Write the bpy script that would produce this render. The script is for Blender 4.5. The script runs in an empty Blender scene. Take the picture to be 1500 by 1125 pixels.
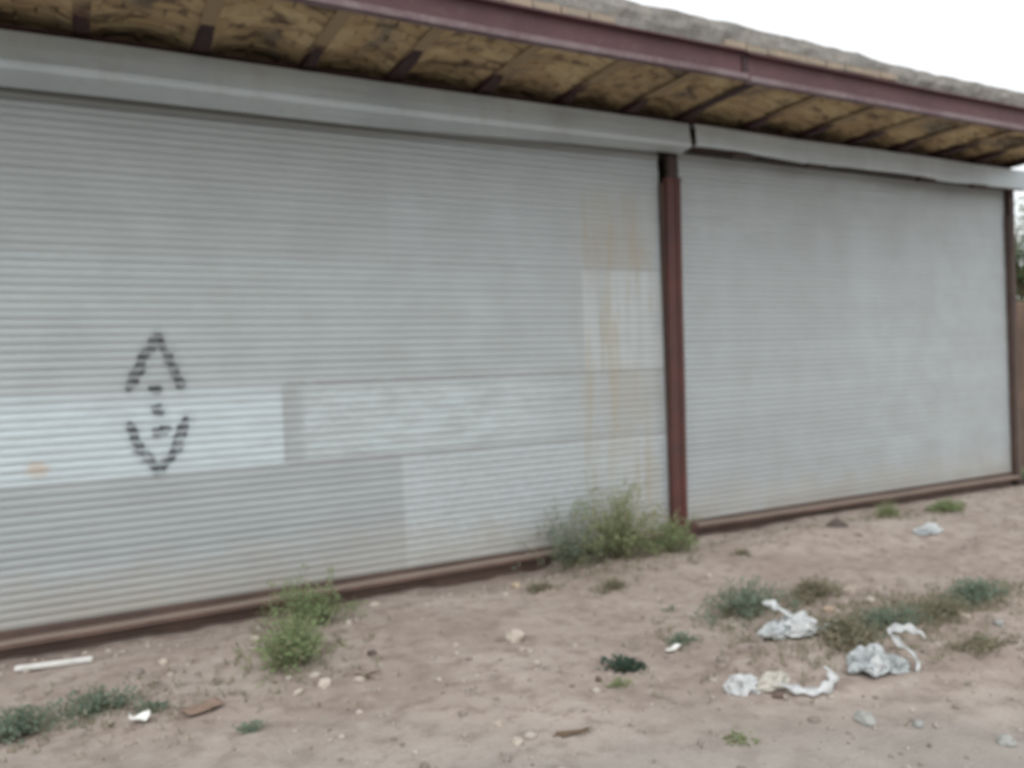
import bpy, bmesh, math, random
from mathutils import Vector, Matrix, noise

random.seed(11)
scene = bpy.context.scene
C = scene.collection
RAD = math.radians

# ------------------------------------------------------------------ camera
YAW, PITCH, ROLL = 0.48827, -0.01461, -0.03819
CAM = Vector((-4.698, -5.742, 1.5))
fw = Vector((math.sin(YAW)*math.cos(PITCH), math.cos(YAW)*math.cos(PITCH), math.sin(PITCH)))
rt = Vector((math.cos(YAW), -math.sin(YAW), 0)); up = rt.cross(fw)
r2 = rt*math.cos(ROLL) + up*math.sin(ROLL); u2 = up*math.cos(ROLL) - rt*math.sin(ROLL)
cd = bpy.data.cameras.new('camera'); cam = bpy.data.objects.new('camera', cd); C.objects.link(cam)
M = Matrix((r2, u2, -fw)).transposed().to_4x4(); M.translation = CAM
cam.matrix_world = M
cd.sensor_width = 36; cd.lens = 28.8; cd.clip_end = 2000; cd.clip_start = 0.05
cd.dof.use_dof = True; cd.dof.focus_distance = 1.25; cd.dof.aperture_fstop = 3.1   # a hand-held phone that missed focus
scene.camera = cam

# ------------------------------------------------------------------ world and sun (bright overcast)
world = bpy.data.worlds.new('World'); scene.world = world; world.use_nodes = True
nt = world.node_tree; nt.nodes.clear()
sky = nt.nodes.new('ShaderNodeTexSky'); sky.sky_type = 'NISHITA'; sky.sun_disc = False
SUN_EL, SUN_AZ = RAD(52), RAD(215)          # azimuth clockwise from +Y
sky.sun_elevation = SUN_EL; sky.sun_rotation = SUN_AZ; sky.dust_density = 4; sky.air_density = 1.0; sky.ozone_density = 1
hs = nt.nodes.new('ShaderNodeHueSaturation'); hs.inputs['Saturation'].default_value = 0.12
mx = nt.nodes.new('ShaderNodeMix'); mx.data_type = 'RGBA'; mx.inputs[0].default_value = 0.6
mx.inputs[7].default_value = (11.0, 11.4, 11.6, 1)   # cloud deck
bg = nt.nodes.new('ShaderNodeBackground'); bg.inputs['Strength'].default_value = 0.10
wo = nt.nodes.new('ShaderNodeOutputWorld')
nt.links.new(sky.outputs[0], hs.inputs['Color']); nt.links.new(hs.outputs[0], mx.inputs[6])
nt.links.new(mx.outputs[2], bg.inputs['Color']); nt.links.new(bg.outputs[0], wo.inputs['Surface'])
sd = bpy.data.lights.new('sun', 'SUN'); sd.energy = 0.7; sd.angle = RAD(40); sd.color = (1.0, 0.97, 0.93)
sun = bpy.data.objects.new('sun', sd); C.objects.link(sun)
sdir = Vector((math.sin(SUN_AZ)*math.cos(SUN_EL), math.cos(SUN_AZ)*math.cos(SUN_EL), math.sin(SUN_EL)))
sun.rotation_euler = sdir.to_track_quat('Z', 'Y').to_euler(); sun.location = (0, -8, 9)
vs = scene.view_settings; vs.view_transform = 'Standard'; vs.look = 'None'; vs.exposure = 0.5; vs.gamma = 1.0
vs.use_curve_mapping = False

# ------------------------------------------------------------------ node helpers
class NT:
    def __init__(s, name):
        s.mat = bpy.data.materials.new(name); s.mat.use_nodes = True
        s.t = s.mat.node_tree; s.b = s.t.nodes['Principled BSDF']; s.out = s.t.nodes['Material Output']
    def n(s, ty, **kw):
        x = s.t.nodes.new(ty)
        for k, v in kw.items(): setattr(x, k, v)
        return x
    def put(s, sock, v):
        if isinstance(v, bpy.types.NodeSocket): s.t.links.new(v, sock)
        elif v is not None: sock.default_value = v
    def m(s, op, a, b=None, c=None, clamp=False):
        x = s.n('ShaderNodeMath', operation=op, use_clamp=clamp)
        for i, v in enumerate((a, b, c)):
            if v is not None: s.put(x.inputs[i], v)
        return x.outputs[0]
    def vm(s, op, a, b=None, out=0, scale=None):
        x = s.n('ShaderNodeVectorMath', operation=op)
        s.put(x.inputs[0], a)
        if b is not None: s.put(x.inputs[1], b)
        if scale is not None: s.put(x.inputs['Scale'], scale)
        return x.outputs[out]
    def mix(s, f, a, b, mode='MIX'):
        x = s.n('ShaderNodeMix', data_type='RGBA', blend_type=mode)
        s.put(x.inputs[0], f)
        s.put(x.inputs[6], a if isinstance(a, bpy.types.NodeSocket) else (*a, 1)); s.put(x.inputs[7], b if isinstance(b, bpy.types.NodeSocket) else (*b, 1))
        return x.outputs[2]
    def pos(s):
        if not hasattr(s, '_p'): s._p = s.n('ShaderNodeNewGeometry')
        return s._p.outputs['Position']
    def geo(s, o): s.pos(); return s._p.outputs[o]
    def xyz(s):
        if not hasattr(s, '_s'):
            s._s = s.n('ShaderNodeSeparateXYZ'); s.t.links.new(s.pos(), s._s.inputs[0])
        return s._s.outputs[0], s._s.outputs[1], s._s.outputs[2]
    def noise(s, scale, detail=4, rough=0.55, vec=None, stretch=None, dist=0.0):
        x = s.n('ShaderNodeTexNoise'); x.inputs['Scale'].default_value = scale; x.inputs['Detail'].default_value = detail
        x.inputs['Roughness'].default_value = rough; x.inputs['Distortion'].default_value = dist
        v = vec if vec is not None else s.pos()
        if stretch: v = s.vm('MULTIPLY', v, stretch)
        s.put(x.inputs['Vector'], v); return x.outputs[0]
    def voro(s, scale, feature='F1', out='Distance', stretch=None):
        x = s.n('ShaderNodeTexVoronoi', feature=feature); x.inputs['Scale'].default_value = scale
        v = s.pos()
        if stretch: v = s.vm('MULTIPLY', v, stretch)
        s.put(x.inputs['Vector'], v); return x.outputs[out]
    def ramp(s, v, lo, hi):
        x = s.n('ShaderNodeMapRange', interpolation_type='SMOOTHSTEP'); s.put(x.inputs[0], v)
        x.inputs[1].default_value = lo; x.inputs[2].default_value = hi
        return x.outputs[0]
    def rect(s, x0, x1, z0, z1, e=0.012):
        X, _, Z = s.xyz()
        a = s.m('MULTIPLY', s.ramp(X, x0-e, x0+e), s.ramp(X, x1+e, x1-e)); b = s.m('MULTIPLY', s.ramp(Z, z0-e, z0+e), s.ramp(Z, z1+e, z1-e))
        return s.m('MULTIPLY', a, b)
    def bump(s, h, strength=0.3, dist=0.01):
        x = s.n('ShaderNodeBump'); x.inputs['Strength'].default_value = strength; x.inputs['Distance'].default_value = dist
        s.put(x.inputs['Height'], h); s.t.links.new(x.outputs[0], s.b.inputs['Normal'])
    def done(s, col, rough=0.8, metal=0.0, spec=None):
        s.put(s.b.inputs['Base Color'], col if isinstance(col, bpy.types.NodeSocket) else (*col, 1))
        s.put(s.b.inputs['Roughness'], rough); s.put(s.b.inputs['Metallic'], metal)
        if spec is not None: s.b.inputs['Specular IOR Level'].default_value = spec
        return s.mat

def seg(n, v, a, b):
    ba = Vector(b)-Vector(a); pa = n.vm('SUBTRACT', v, tuple(a))
    h = n.m('MULTIPLY', n.vm('DOT_PRODUCT', pa, tuple(ba), out=1), 1/ba.length_squared, clamp=True)
    return n.vm('LENGTH', n.vm('SUBTRACT', pa, n.vm('SCALE', tuple(ba), scale=h)), out=1)

PITCH_S = 0.0515; Z0 = 0.072
def mat_shutter(kind):
    n = NT('galvanised_slats_'+kind); X, Y, Z = n.xyz()
    blot = n.noise(2.2, 5, 0.6); fine = n.noise(14, 4, 0.6, stretch=(1, 1, 2.2))
    col = n.mix(n.ramp(blot, 0.3, 0.72), (0.40, 0.43, 0.435), (0.445, 0.48, 0.49))
    oi = n.n('ShaderNodeObjectInfo')
    col = n.mix(n.m('MULTIPLY', oi.outputs['Random'], 0.25), col, (0.37, 0.395, 0.41))
    streak = n.noise(7, 3, 0.6, stretch=(1, 0, 0.09))
    if kind == 'left':
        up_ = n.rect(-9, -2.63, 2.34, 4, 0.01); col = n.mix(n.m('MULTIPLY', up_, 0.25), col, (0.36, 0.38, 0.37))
        # replaced or less weathered lengths of lath
        A = n.m('MULTIPLY', n.rect(-9, -3.45, 0.935, 1.475), n.m('MULTIPLY_ADD', n.ramp(n.noise(6, 5, 0.65, stretch=(0.5, 1, 3)), 0.3, 0.62), 0.45, 0.5))
        col = n.mix(n.m('MULTIPLY', A, n.m('MULTIPLY_ADD', n.ramp(Z, 1.47, 1.33), 0.45, 0.55)), col, (0.565, 0.645, 0.675))
        B = n.m('MULTIPLY', n.m('MULTIPLY', n.rect(-3.30, -0.6, 0.95, 1.44, 0.03), n.ramp(X, -0.7, -2.0)), n.m('MULTIPLY_ADD', n.ramp(n.noise(5, 6, 0.7, stretch=(0.7, 1, 2.6)), 0.36, 0.62), 0.62, 0.10))
        col = n.mix(B, col, (0.54, 0.615, 0.63))
        LL = n.m('MULTIPLY', n.rect(-9, -2.60, -1, 0.92, 0.015), 0.45); col = n.mix(LL, col, (0.37, 0.395, 0.405))
        Cc = n.m('MULTIPLY', n.rect(-2.59, 0, -1, 0.91, 0.015), n.m('MULTIPLY_ADD', n.ramp(fine, 0.3, 0.65), 0.5, 0.15)); col = n.mix(Cc, col, (0.53, 0.58, 0.60))
        D = n.m('MULTIPLY', n.rect(-0.95, 0.2, 1.485, 2.325, 0.015), n.m('MULTIPLY_ADD', n.ramp(streak, 0.3, 0.7), -0.45, 0.6)); col = n.mix(D, col, (0.58, 0.62, 0.62))
        # rust-yellow run-off beside the post
        run = n.noise(8, 4, 0.65, stretch=(1, 0, 0.12), dist=0.3); E_ = n.m('MULTIPLY', n.rect(-1.0, -0.22, 0.05, 3.0, 0.12), n.ramp(run, 0.44, 0.66)); col = n.mix(n.m('MULTIPLY', E_, 0.5), col, (0.40, 0.345, 0.245))
        E3 = n.m('MULTIPLY', n.rect(-0.8, -0.3, 0.0, 1.5, 0.15), n.ramp(n.noise(3, 4), 0.3, 0.7)); col = n.mix(n.m('MULTIPLY', E3, 0.35), col, (0.43, 0.38, 0.29))
        E2 = n.m('MULTIPLY', n.m('MULTIPLY', n.rect(-0.84, -0.3, 2.34, 3.4, 0.03), n.ramp(n.m('ADD', Z, n.m('MULTIPLY', run, 0.9)), 3.6, 2.75)), n.m('MULTIPLY_ADD', n.ramp(run, 0.35, 0.65), 0.6, 0.4)); col = n.mix(n.m('MULTIPLY', E2, 0.5), col, (0.40, 0.35, 0.28))
        # seams between the lengths
        S = n.m('MAXIMUM', n.rect(-3.42, 0, 1.462, 1.492, 0.008), n.rect(-3.42, 0, 0.905, 0.935, 0.008)); S = n.m('MAXIMUM', S, n.m('MULTIPLY', n.rect(-2.4, 0, 2.33, 2.35, 0.008), 0.6))
        S = n.m('MAXIMUM', S, n.m('MULTIPLY', n.rect(-3.46, -3.33, 0.93, 1.475, 0.03), 0.4))
        col = n.mix(n.m('MULTIPLY', n.m('MULTIPLY', S, n.m('MULTIPLY_ADD', n.ramp(fine, 0.3, 0.6), 0.6, 0.4)), 0.38), col, (0.23, 0.22, 0.215))
        # rust spot
        v = n.n('ShaderNodeCombineXYZ'); n.put(v.inputs[0], X); n.put(v.inputs[2], Z); v = v.outputs[0]
        d = n.vm('LENGTH', n.vm('MULTIPLY', n.vm('SUBTRACT', v, (-4.93, 0, 1.02)), (1, 1, 1.3)), out=1)
        col = n.mix(n.m('MULTIPLY', n.ramp(n.m('ADD', d, n.m('MULTIPLY', fine, 0.07)), 0.125, 0.06), 0.6), col, (0.55, 0.42, 0.30))
        # sprayed mark: a chevron up, three dabs, a chevron down
        wob = n.vm('SCALE', n.vm('SUBTRACT', n.n('ShaderNodeTexNoise').outputs[1], (0.5, 0.5, 0.5)), scale=0.0)
        nz = n.n('ShaderNodeTexNoise'); nz.inputs['Scale'].default_value = 16; n.put(nz.inputs['Vector'], v)
        vv = n.vm('ADD', v, n.vm('MULTIPLY', n.vm('SUBTRACT', nz.outputs[1], (0.5, 0.5, 0.5)), (0.075, 0, 0.06)))
        P = lambda x, z: (x, 0, z)
        def strokes(pts): 
            out = None
            for a, b in zip(pts[:-1], pts[1:]):
                d = seg(n, vv, P(*a), P(*b)); out = d if out is None else n.m('MINIMUM', out, d)
            return out
        d1 = strokes([(-4.395, 1.50), (-4.31, 1.68), (-4.225, 1.81), (-4.16, 1.67), (-4.10, 1.50)])
        d2 = strokes([(-4.40, 1.235), (-4.36, 1.10), (-4.25, 0.95), (-4.15, 1.07), (-4.075, 1.265)])
        dd = None
        for x, z in ((-4.262, 1.475), (-4.242, 1.475), (-4.25, 1.345), (-4.232, 1.325), (-4.25, 1.20), (-4.205, 1.212)):
            q = n.vm('LENGTH', n.vm('SUBTRACT', vv, P(x, z)), out=1); dd = q if dd is None else n.m('MINIMUM', dd, q)
        g = n.m('MINIMUM', n.m('MINIMUM', d1, d2), n.m('MULTIPLY', dd, 0.95))
        ink = n.ramp(g, 0.047, 0.020)
        ph = n.m('FRACT', n.m('DIVIDE', n.m('SUBTRACT', Z, Z0), PITCH_S))   # spray catches the lower half of each lath
        cat = n.ramp(n.m('ABSOLUTE', n.m('SUBTRACT', ph, 0.38)), 0.5, 0.18)
        ink = n.m('MULTIPLY', n.m('MULTIPLY', ink, n.m('MULTIPLY_ADD', cat, 0.50, 0.40)), n.m('MULTIPLY_ADD', n.ramp(n.noise(14, 3, 0.6), 0.3, 0.6), 0.4, 0.6)); ink = n.m('MAXIMUM', ink, n.m('MULTIPLY', n.ramp(g, 0.085, 0.02), 0.16))
    else:
        Rr = n.m('MULTIPLY', n.ramp(X, 2.1, 2.4), n.m('MULTIPLY_ADD', n.ramp(blot, 0.3, 0.7), 0.2, 0.1)); col = n.mix(Rr, col, (0.49, 0.545, 0.56))
        col = n.mix(n.m('MULTIPLY', n.ramp(streak, 0.5, 0.75), 0.15), col, (0.38, 0.395, 0.39))
        ink = None
    # splashed dirt near the ground
    dirt = n.m('MULTIPLY', n.ramp(n.m('ADD', Z, n.m('MULTIPLY', n.noise(3.5, 4), 0.55)), 0.78, 0.28), 0.5)
    col = n.mix(dirt, col, (0.40, 0.34, 0.27))
    if ink is not None: col = n.mix(ink, col, (0.035, 0.035, 0.04))
    n.bump(n.m('ADD', n.m('MULTIPLY', n.noise(1.7, 3, 0.5, stretch=(1, 1, 1.6)), 1.0), n.m('MULTIPLY', n.noise(40, 2), 0.03)), 0.35, 0.03)
    return n.done(col, n.m('MULTIPLY_ADD', fine, 0.25, 0.42), 0.35)

def mat_hood():
    n = NT('hood_sheet'); b = n.noise(1.8, 5, 0.6); st = n.noise(9, 3, 0.6, stretch=(1, 1, 0.12))
    col = n.mix(n.ramp(b, 0.3, 0.7), (0.45, 0.505, 0.53), (0.53, 0.59, 0.615))
    col = n.mix(n.m('MULTIPLY', n.ramp(st, 0.52, 0.75), 0.3), col, (0.40, 0.39, 0.37))
    n.bump(n.m('ADD', n.noise(2.5, 3, 0.5, stretch=(0.5, 1, 3)), n.m('MULTIPLY', n.noise(3, 2, 0.5, stretch=(0.12, 1, 16)), 0.5)), 0.5, 0.03)
    return n.done(col, 0.5, 0.3)

def mat_paint(name, a, b, rust=(0.16, 0.07, 0.04), amt=0.5, rough=0.65, dust=0.0):
    n = NT(name); q = n.noise(3, 6, 0.65); f = n.noise(18, 5, 0.65)
    col = n.mix(n.ramp(q, 0.3, 0.7), a, b)
    col = n.mix(n.m('MULTIPLY', n.ramp(f, 0.5, 0.68), amt), col, rust)
    if dust:
        nz = n.n('ShaderNodeSeparateXYZ'); n.put(nz.inputs[0], n.geo('Normal'))
        col = n.mix(n.m('MULTIPLY', n.ramp(nz.outputs[2], 0.5, 0.9), dust), col, (0.34, 0.29, 0.24))
    n.bump(f, 0.25, 0.004)
    return n.done(col, rough)

def mat_beam(name):
    n = NT(name); X, Y, Z = n.xyz(); f = n.noise(16, 5, 0.65); q = n.noise(5, 5, 0.6)
    col = n.mix(n.ramp(f, 0.35, 0.7), (0.065, 0.026, 0.032), (0.045, 0.02, 0.024))
    sm = n.ramp(n.m('ADD', Y, n.m('MULTIPLY', q, 0.9)), 0.06, -0.22)          # gypsum smeared over the flanges at the eave side
    col = n.mix(n.m('MULTIPLY', sm, 0.85), col, (0.36, 0.28, 0.17)); n.bump(n.m('ADD', f, q), 0.6, 0.01)
    return n.done(col, 0.85, 0, 0.25)
def mat_ground():
    n = NT('dirt'); X, Y, Z = n.xyz()
    a = n.noise(0.9, 6, 0.6); b = n.noise(7, 7, 0.68); c = n.noise(55, 5, 0.7)
    col = n.mix(n.ramp(a, 0.32, 0.68), (0.315, 0.253, 0.218), (0.43, 0.366, 0.322))
    col = n.mix(n.m('MULTIPLY', n.ramp(b, 0.47, 0.63), 0.75), col, (0.25, 0.198, 0.17))
    col = n.mix(n.m('MULTIPLY', n.ramp(b, 0.46, 0.30), 0.6), col, (0.47, 0.42, 0.375))
    road = n.ramp(n.m('ADD', n.m('MULTIPLY_ADD', X, 0.45, Y), n.m('MULTIPLY', a, 1.2)), -3.1, -4.2)   # greyer gravelly track in front
    col = n.mix(n.m('MULTIPLY', road, 0.7), col, (0.315, 0.30, 0.275))
    col = n.mix(n.m('MULTIPLY', n.ramp(c, 0.55, 0.75), 0.45), col, (0.20, 0.17, 0.15))
    col = n.mix(n.m('MULTIPLY', n.ramp(c, 0.40, 0.25), 0.4), col, (0.47, 0.43, 0.39))
    n.bump(n.m('ADD', n.m('MULTIPLY', b, 1.0), n.m('MULTIPLY', c, 0.35)), 0.8, 0.03)
    return n.done(col, 0.95, 0, 0.2)

def mat_stone(name, a, b):
    n = NT(name); r = n.geo('Random Per Island'); oi = n.n('ShaderNodeObjectInfo')
    k = n.m('FRACT', n.m('ADD', r, oi.outputs['Random'])); col = n.mix(k, a, b)
    col = n.mix(n.m('MULTIPLY', n.ramp(n.noise(45, 4), 0.5, 0.7), 0.4), col, tuple(x*0.6 for x in a))
    n.bump(n.noise(60, 4), 0.5, 0.006)
    return n.done(col, 0.9, 0, 0.25)

def mat_leaf(name, a, b, c):
    n = NT(name); r = n.geo('Random Per Island')
    col = n.mix(r, a, b); col = n.mix(n.ramp(n.m('FRACT', n.m('MULTIPLY', r, 7.3)), 0.72, 0.95), col, c)
    n.done(col, 0.6, 0, 0.3)
    tr = n.n('ShaderNodeBsdfTranslucent'); n.put(tr.inputs[0], col); ms = n.n('ShaderNodeMixShader'); ms.inputs[0].default_value = 0.5
    n.t.links.new(n.b.outputs[0], ms.inputs[1]); n.t.links.new(tr.outputs[0], ms.inputs[2]); n.t.links.new(ms.outputs[0], n.out.inputs[0])
    return n.mat

def mat_brick(name, how):
    n = NT(name); f = n.noise(20, 5, 0.65)
    if how == 'mortar': col = n.mix(n.ramp(f, 0.3, 0.7), (0.27, 0.21, 0.135), (0.18, 0.14, 0.095))
    else:
        r = n.geo('Random Per Island') if how == 'mass' else n.n('ShaderNodeObjectInfo').outputs['Random']
        col = n.mix(r, (0.50, 0.385, 0.23), (0.41, 0.31, 0.185))
    p1 = n.noise(1.9, 5, 0.6, dist=0.6); p2 = n.noise(2.8, 6, 0.68, stretch=(1, 1.6, 1), dist=0.8)
    col = n.mix(n.m('MULTIPLY', n.ramp(p1, 0.50, 0.40), 0.8), col, (0.60, 0.49, 0.30))        # pale gypsum smeared over brick and joint
    col = n.mix(n.m('MULTIPLY', n.ramp(p1, 0.54, 0.66), 0.8), col, (0.20, 0.18, 0.15))        # grey cement repairs
    col = n.mix(n.m('MULTIPLY', n.ramp(p2, 0.525, 0.66), 0.8), col, (0.085, 0.06, 0.05))      # damp and soot stains
    n.bump(n.m('ADD', f, p2), 0.6, 0.012)
    return n.done(col, 0.92, 0, 0.2)

def mat_simple(name, a, b, scale=6, rough=0.85, bump=0.4, dist=0.01, third=None):
    n = NT(name); q = n.noise(scale, 6, 0.65); f = n.noise(scale*6, 5, 0.65)
    col = n.mix(n.ramp(q, 0.3, 0.7), a, b)
    if third: col = n.mix(n.m('MULTIPLY', n.ramp(f, 0.5, 0.7), 0.6), col, third)
    n.bump(n.m('ADD', q, n.m('MULTIPLY', f, 0.3)), bump, dist)
    return n.done(col, rough, 0, 0.25)

def mat_plastic(name, c):
    n = NT(name); col = n.mix(n.ramp(n.noise(14, 4), 0.35, 0.7), c, tuple(x*0.78 for x in c))
    col = n.mix(n.m('MULTIPLY', n.ramp(n.noise(9, 5), 0.55, 0.7), 0.5), col, (0.42, 0.37, 0.31))
    n.bump(n.noise(35, 3), 0.4, 0.01); n.done(col, 0.45, 0, 0.4)
    tr = n.n('ShaderNodeBsdfTranslucent'); n.put(tr.inputs[0], col); ms = n.n('ShaderNodeMixShader'); ms.inputs[0].default_value = 0.35
    n.t.links.new(n.b.outputs[0], ms.inputs[1]); n.t.links.new(tr.outputs[0], ms.inputs[2]); n.t.links.new(ms.outputs[0], n.out.inputs[0])
    return n.mat

MT = dict(
    slat_l=mat_shutter('left'), slat_r=mat_shutter('right'), hood=mat_hood(), dirt=mat_ground(),
    post=mat_paint('red_oxide_post', (0.115, 0.036, 0.029), (0.068, 0.030, 0.027), (0.055, 0.035, 0.03), 0.5),
    fascia=mat_paint('maroon_fascia', (0.118, 0.052, 0.060), (0.085, 0.038, 0.045), (0.13, 0.095, 0.085), 0.4),
    flange=mat_paint('worn_flange', (0.20, 0.15, 0.16), (0.125, 0.075, 0.085), (0.24, 0.21, 0.21), 0.45, dust=0.5),
    beam_s=mat_beam('plastered_ceiling_beam'), beam=mat_paint('maroon_ceiling_beam', (0.045, 0.018, 0.022), (0.032, 0.014, 0.017), (0.06, 0.04, 0.035), 0.35),
    rust=mat_paint('rusty_steel', (0.10, 0.062, 0.05), (0.065, 0.042, 0.035), (0.06, 0.04, 0.032), 0.6),
    sill=mat_paint('dusty_rusty_sill', (0.15, 0.095, 0.075), (0.10, 0.063, 0.05), (0.09, 0.06, 0.05), 0.5, dust=0.45),
    darkrust=mat_paint('dark_rust', (0.05, 0.03, 0.025), (0.035, 0.022, 0.02), (0.08, 0.045, 0.03), 0.4),
    roof=mat_simple('roof_mud_and_cement', (0.30, 0.28, 0.255), (0.20, 0.195, 0.185), 5, 0.95, 0.8, 0.03, (0.125, 0.12, 0.115)),
    wall=mat_simple('cement_render', (0.22, 0.20, 0.18), (0.16, 0.145, 0.13), 3, 0.95, 0.4, 0.02),
    adobe=mat_simple('adobe', (0.17, 0.115, 0.085), (0.115, 0.08, 0.062), 4, 0.95, 0.8, 0.03, (0.11, 0.08, 0.06)),
    mortar=mat_brick('vault_mortar', 'mortar'),
    brick=mat_brick('vault_brick', 'one'), brick_s=mat_brick('vault_brick_mass', 'mass'),
    edgebrick=mat_simple('tan_edge_brick', (0.36, 0.285, 0.215), (0.27, 0.235, 0.19), 7, 0.92, 0.5, 0.01, (0.21, 0.195, 0.175)),
    pale=mat_stone('pale_stone', (0.50, 0.44, 0.38), (0.40, 0.34, 0.29)), tan=mat_stone('tan_stone', (0.42, 0.34, 0.25), (0.36, 0.28, 0.21)),
    grey=mat_stone('grey_stone', (0.36, 0.36, 0.34), (0.28, 0.28, 0.27)), dark=mat_stone('dark_clod', (0.14, 0.10, 0.085), (0.10, 0.085, 0.075)),
    pebble=mat_stone('gravel', (0.46, 0.41, 0.36), (0.19, 0.16, 0.14)),
    bag=mat_plastic('white_plastic', (0.78, 0.80, 0.80)), bag2=mat_plastic('grey_white_plastic', (0.66, 0.70, 0.71)), cream=mat_plastic('cream_strap', (0.74, 0.71, 0.64)),
    lath=mat_simple('white_lath', (0.74, 0.73, 0.70), (0.60, 0.59, 0.56), 12, 0.7), paper=mat_simple('white_paper', (0.84, 0.84, 0.80), (0.74, 0.73, 0.69), 20, 0.8),
    card=mat_simple('brown_card', (0.29, 0.205, 0.16), (0.22, 0.155, 0.12), 14, 0.9), twig=mat_simple('twig_bark', (0.17, 0.12, 0.08), (0.11, 0.08, 0.055), 20, 0.9),
    green=mat_leaf('weed_green', (0.247, 0.325, 0.163), (0.338, 0.423, 0.221), (0.377, 0.351, 0.234)),
    olive=mat_leaf('weed_olive', (0.273, 0.325, 0.176), (0.364, 0.410, 0.227), (0.403, 0.364, 0.247)),
    teal=mat_leaf('weed_bluish', (0.187, 0.256, 0.196), (0.270, 0.337, 0.256), (0.360, 0.360, 0.277)),
    dkgreen=mat_leaf('dark_leaf', (0.06, 0.105, 0.08), (0.085, 0.135, 0.10), (0.11, 0.13, 0.08)),
    dry=mat_leaf('weed_dry', (0.36, 0.32, 0.235), (0.28, 0.265, 0.19), (0.24, 0.255, 0.17)),
    stem=mat_simple('weed_stem', (0.17, 0.17, 0.09), (0.14, 0.12, 0.07), 30, 0.8), tree=mat_leaf('tree_leaf', (0.07, 0.12, 0.045), (0.12, 0.175, 0.07), (0.16, 0.19, 0.09)),
    bark=mat_simple('tree_bark', (0.15, 0.11, 0.08), (0.10, 0.075, 0.055), 14, 0.95),
)

# ------------------------------------------------------------------ mesh helpers
def link(name, me, mat=None, parent=None):
    o = bpy.data.objects.new(name, me); C.objects.link(o)
    if mat is not None and me is not None and not me.materials: me.materials.append(mat)
    if parent is not None: o.parent = parent
    return o
def mesh(name, V, F_, smooth=False):
    me = bpy.data.meshes.new(name); me.from_pydata([tuple(v) for v in V], [], F_); me.update()
    if smooth: me.polygons.foreach_set('use_smooth', [True]*len(me.polygons))
    return me
def empty(name, loc=(0, 0, 0), rz=0.0):
    o = bpy.data.objects.new(name, None); C.objects.link(o); o.location = loc; o.rotation_euler = (0, 0, rz); o.empty_display_size = 0.1
    return o
def tag(o, label, cat, group=None):
    o['label'] = label; o['category'] = cat
    if group: o['group'] = group
    return o
def box_bm(bm, x0, x1, y0, y1, z0, z1):
    v = [bm.verts.new(p) for p in ((x0,y0,z0),(x1,y0,z0),(x1,y1,z0),(x0,y1,z0),(x0,y0,z1),(x1,y0,z1),(x1,y1,z1),(x0,y1,z1))]
    for f in ((0,3,2,1),(4,5,6,7),(0,1,5,4),(1,2,6,5),(2,3,7,6),(3,0,4,7)): bm.faces.new([v[i] for i in f])
def box(name, x0, x1, y0, y1, z0, z1, mat, parent=None, bev=0.0):
    bm = bmesh.new(); box_bm(bm, x0, x1, y0, y1, z0, z1)
    if bev: bmesh.ops.bevel(bm, geom=bm.edges[:], offset=bev, segments=2, affect='EDGES')
    me = bpy.data.meshes.new(name); bm.to_mesh(me); bm.free(); return link(name, me, mat, parent)
def sweep_x(prof, xs, closed=True, fn=None, cap=True):
    """prof: list of (y,z) ; swept along x; fn(x,y,z,i)->(x,y,z) lets it warp."""
    V, F_ = [], []; k = len(prof)
    for x in xs:
        for i, (y, z) in enumerate(prof): V.append(fn(x, y, z, i) if fn else (x, y, z))
    for s in range(len(xs)-1):
        for i in range(k if closed else k-1):
            a, b = s*k+i, s*k+(i+1) % k; F_.append((a, a+k, b+k, b))
    if closed and cap: F_.append(tuple(range(k))); F_.append(tuple((len(xs)-1)*k+i for i in reversed(range(k))))
    return V, F_
def fixn(me):
    bm = bmesh.new(); bm.from_mesh(me); bmesh.ops.recalc_face_normals(bm, faces=bm.faces[:]); bm.to_mesh(me); bm.free(); return me
def frange(a, b, n): return [a+(b-a)*i/n for i in range(n+1)]
def nz(x, y=0.0, z=0.0, s=1.0): return noise.noise(Vector((x*s, y*s, z*s)))

# ------------------------------------------------------------------ ground
def gh(x, y):
    h = 0.035*nz(x, y, 3.1, 0.55) + 0.022*nz(x, y, 7.7, 1.7) + 0.016*nz(x, y, 1.2, 4.2) + 0.007*nz(x, y, 4.2, 11)
    near = max(0.0, 1-abs(y+0.1)/0.55)                               # scoured strip along the sill
    h -= near*(0.085 if x < -1.4 else 0.02)*(1 if x < -1.4 else 1)
    h += (0.11+0.05*nz(x, y, 6.6, 2.6))*math.exp(-((x-0.7)/1.2)**2-((y+0.92)/0.36)**2) + 0.05*math.exp(-((x-2.6)/1.2)**2-((y+1.5)/0.5)**2) + 0.03*math.exp(-((x+2.6)/1.4)**2-((y+1.0)/0.5)**2)          # low spoil heap in front of the right shutter
    h += 0.05*math.exp(-((y+2.62+0.1*math.sin(x*2.1))/0.22)**2)*0.3*(1+math.tanh((x+1.5)*2))   # bank by the litter
    d = math.hypot(x, y+2)
    if d > 30: h *= 30/d
    return h - 0.015
def axis(lo, hi, step, far):
    a = frange(lo, hi, int(round((hi-lo)/step))); s = step; x = hi
    while x < far: s *= 1.28; x += s; a.append(x)
    s = step; x = lo
    while x > -far: s *= 1.28; x -= s; a.insert(0, x)
    return a
GX, GY = axis(-6.2, 5.6, 0.04, 900), axis(-4.6, 0.4, 0.04, 900)
V = [(x, y, gh(x, y)) for y in GY for x in GX]; nx = len(GX)
F_ = [(j*nx+i, j*nx+i+1, (j+1)*nx+i+1, (j+1)*nx+i) for j in range(len(GY)-1) for i in range(nx-1)]
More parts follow.
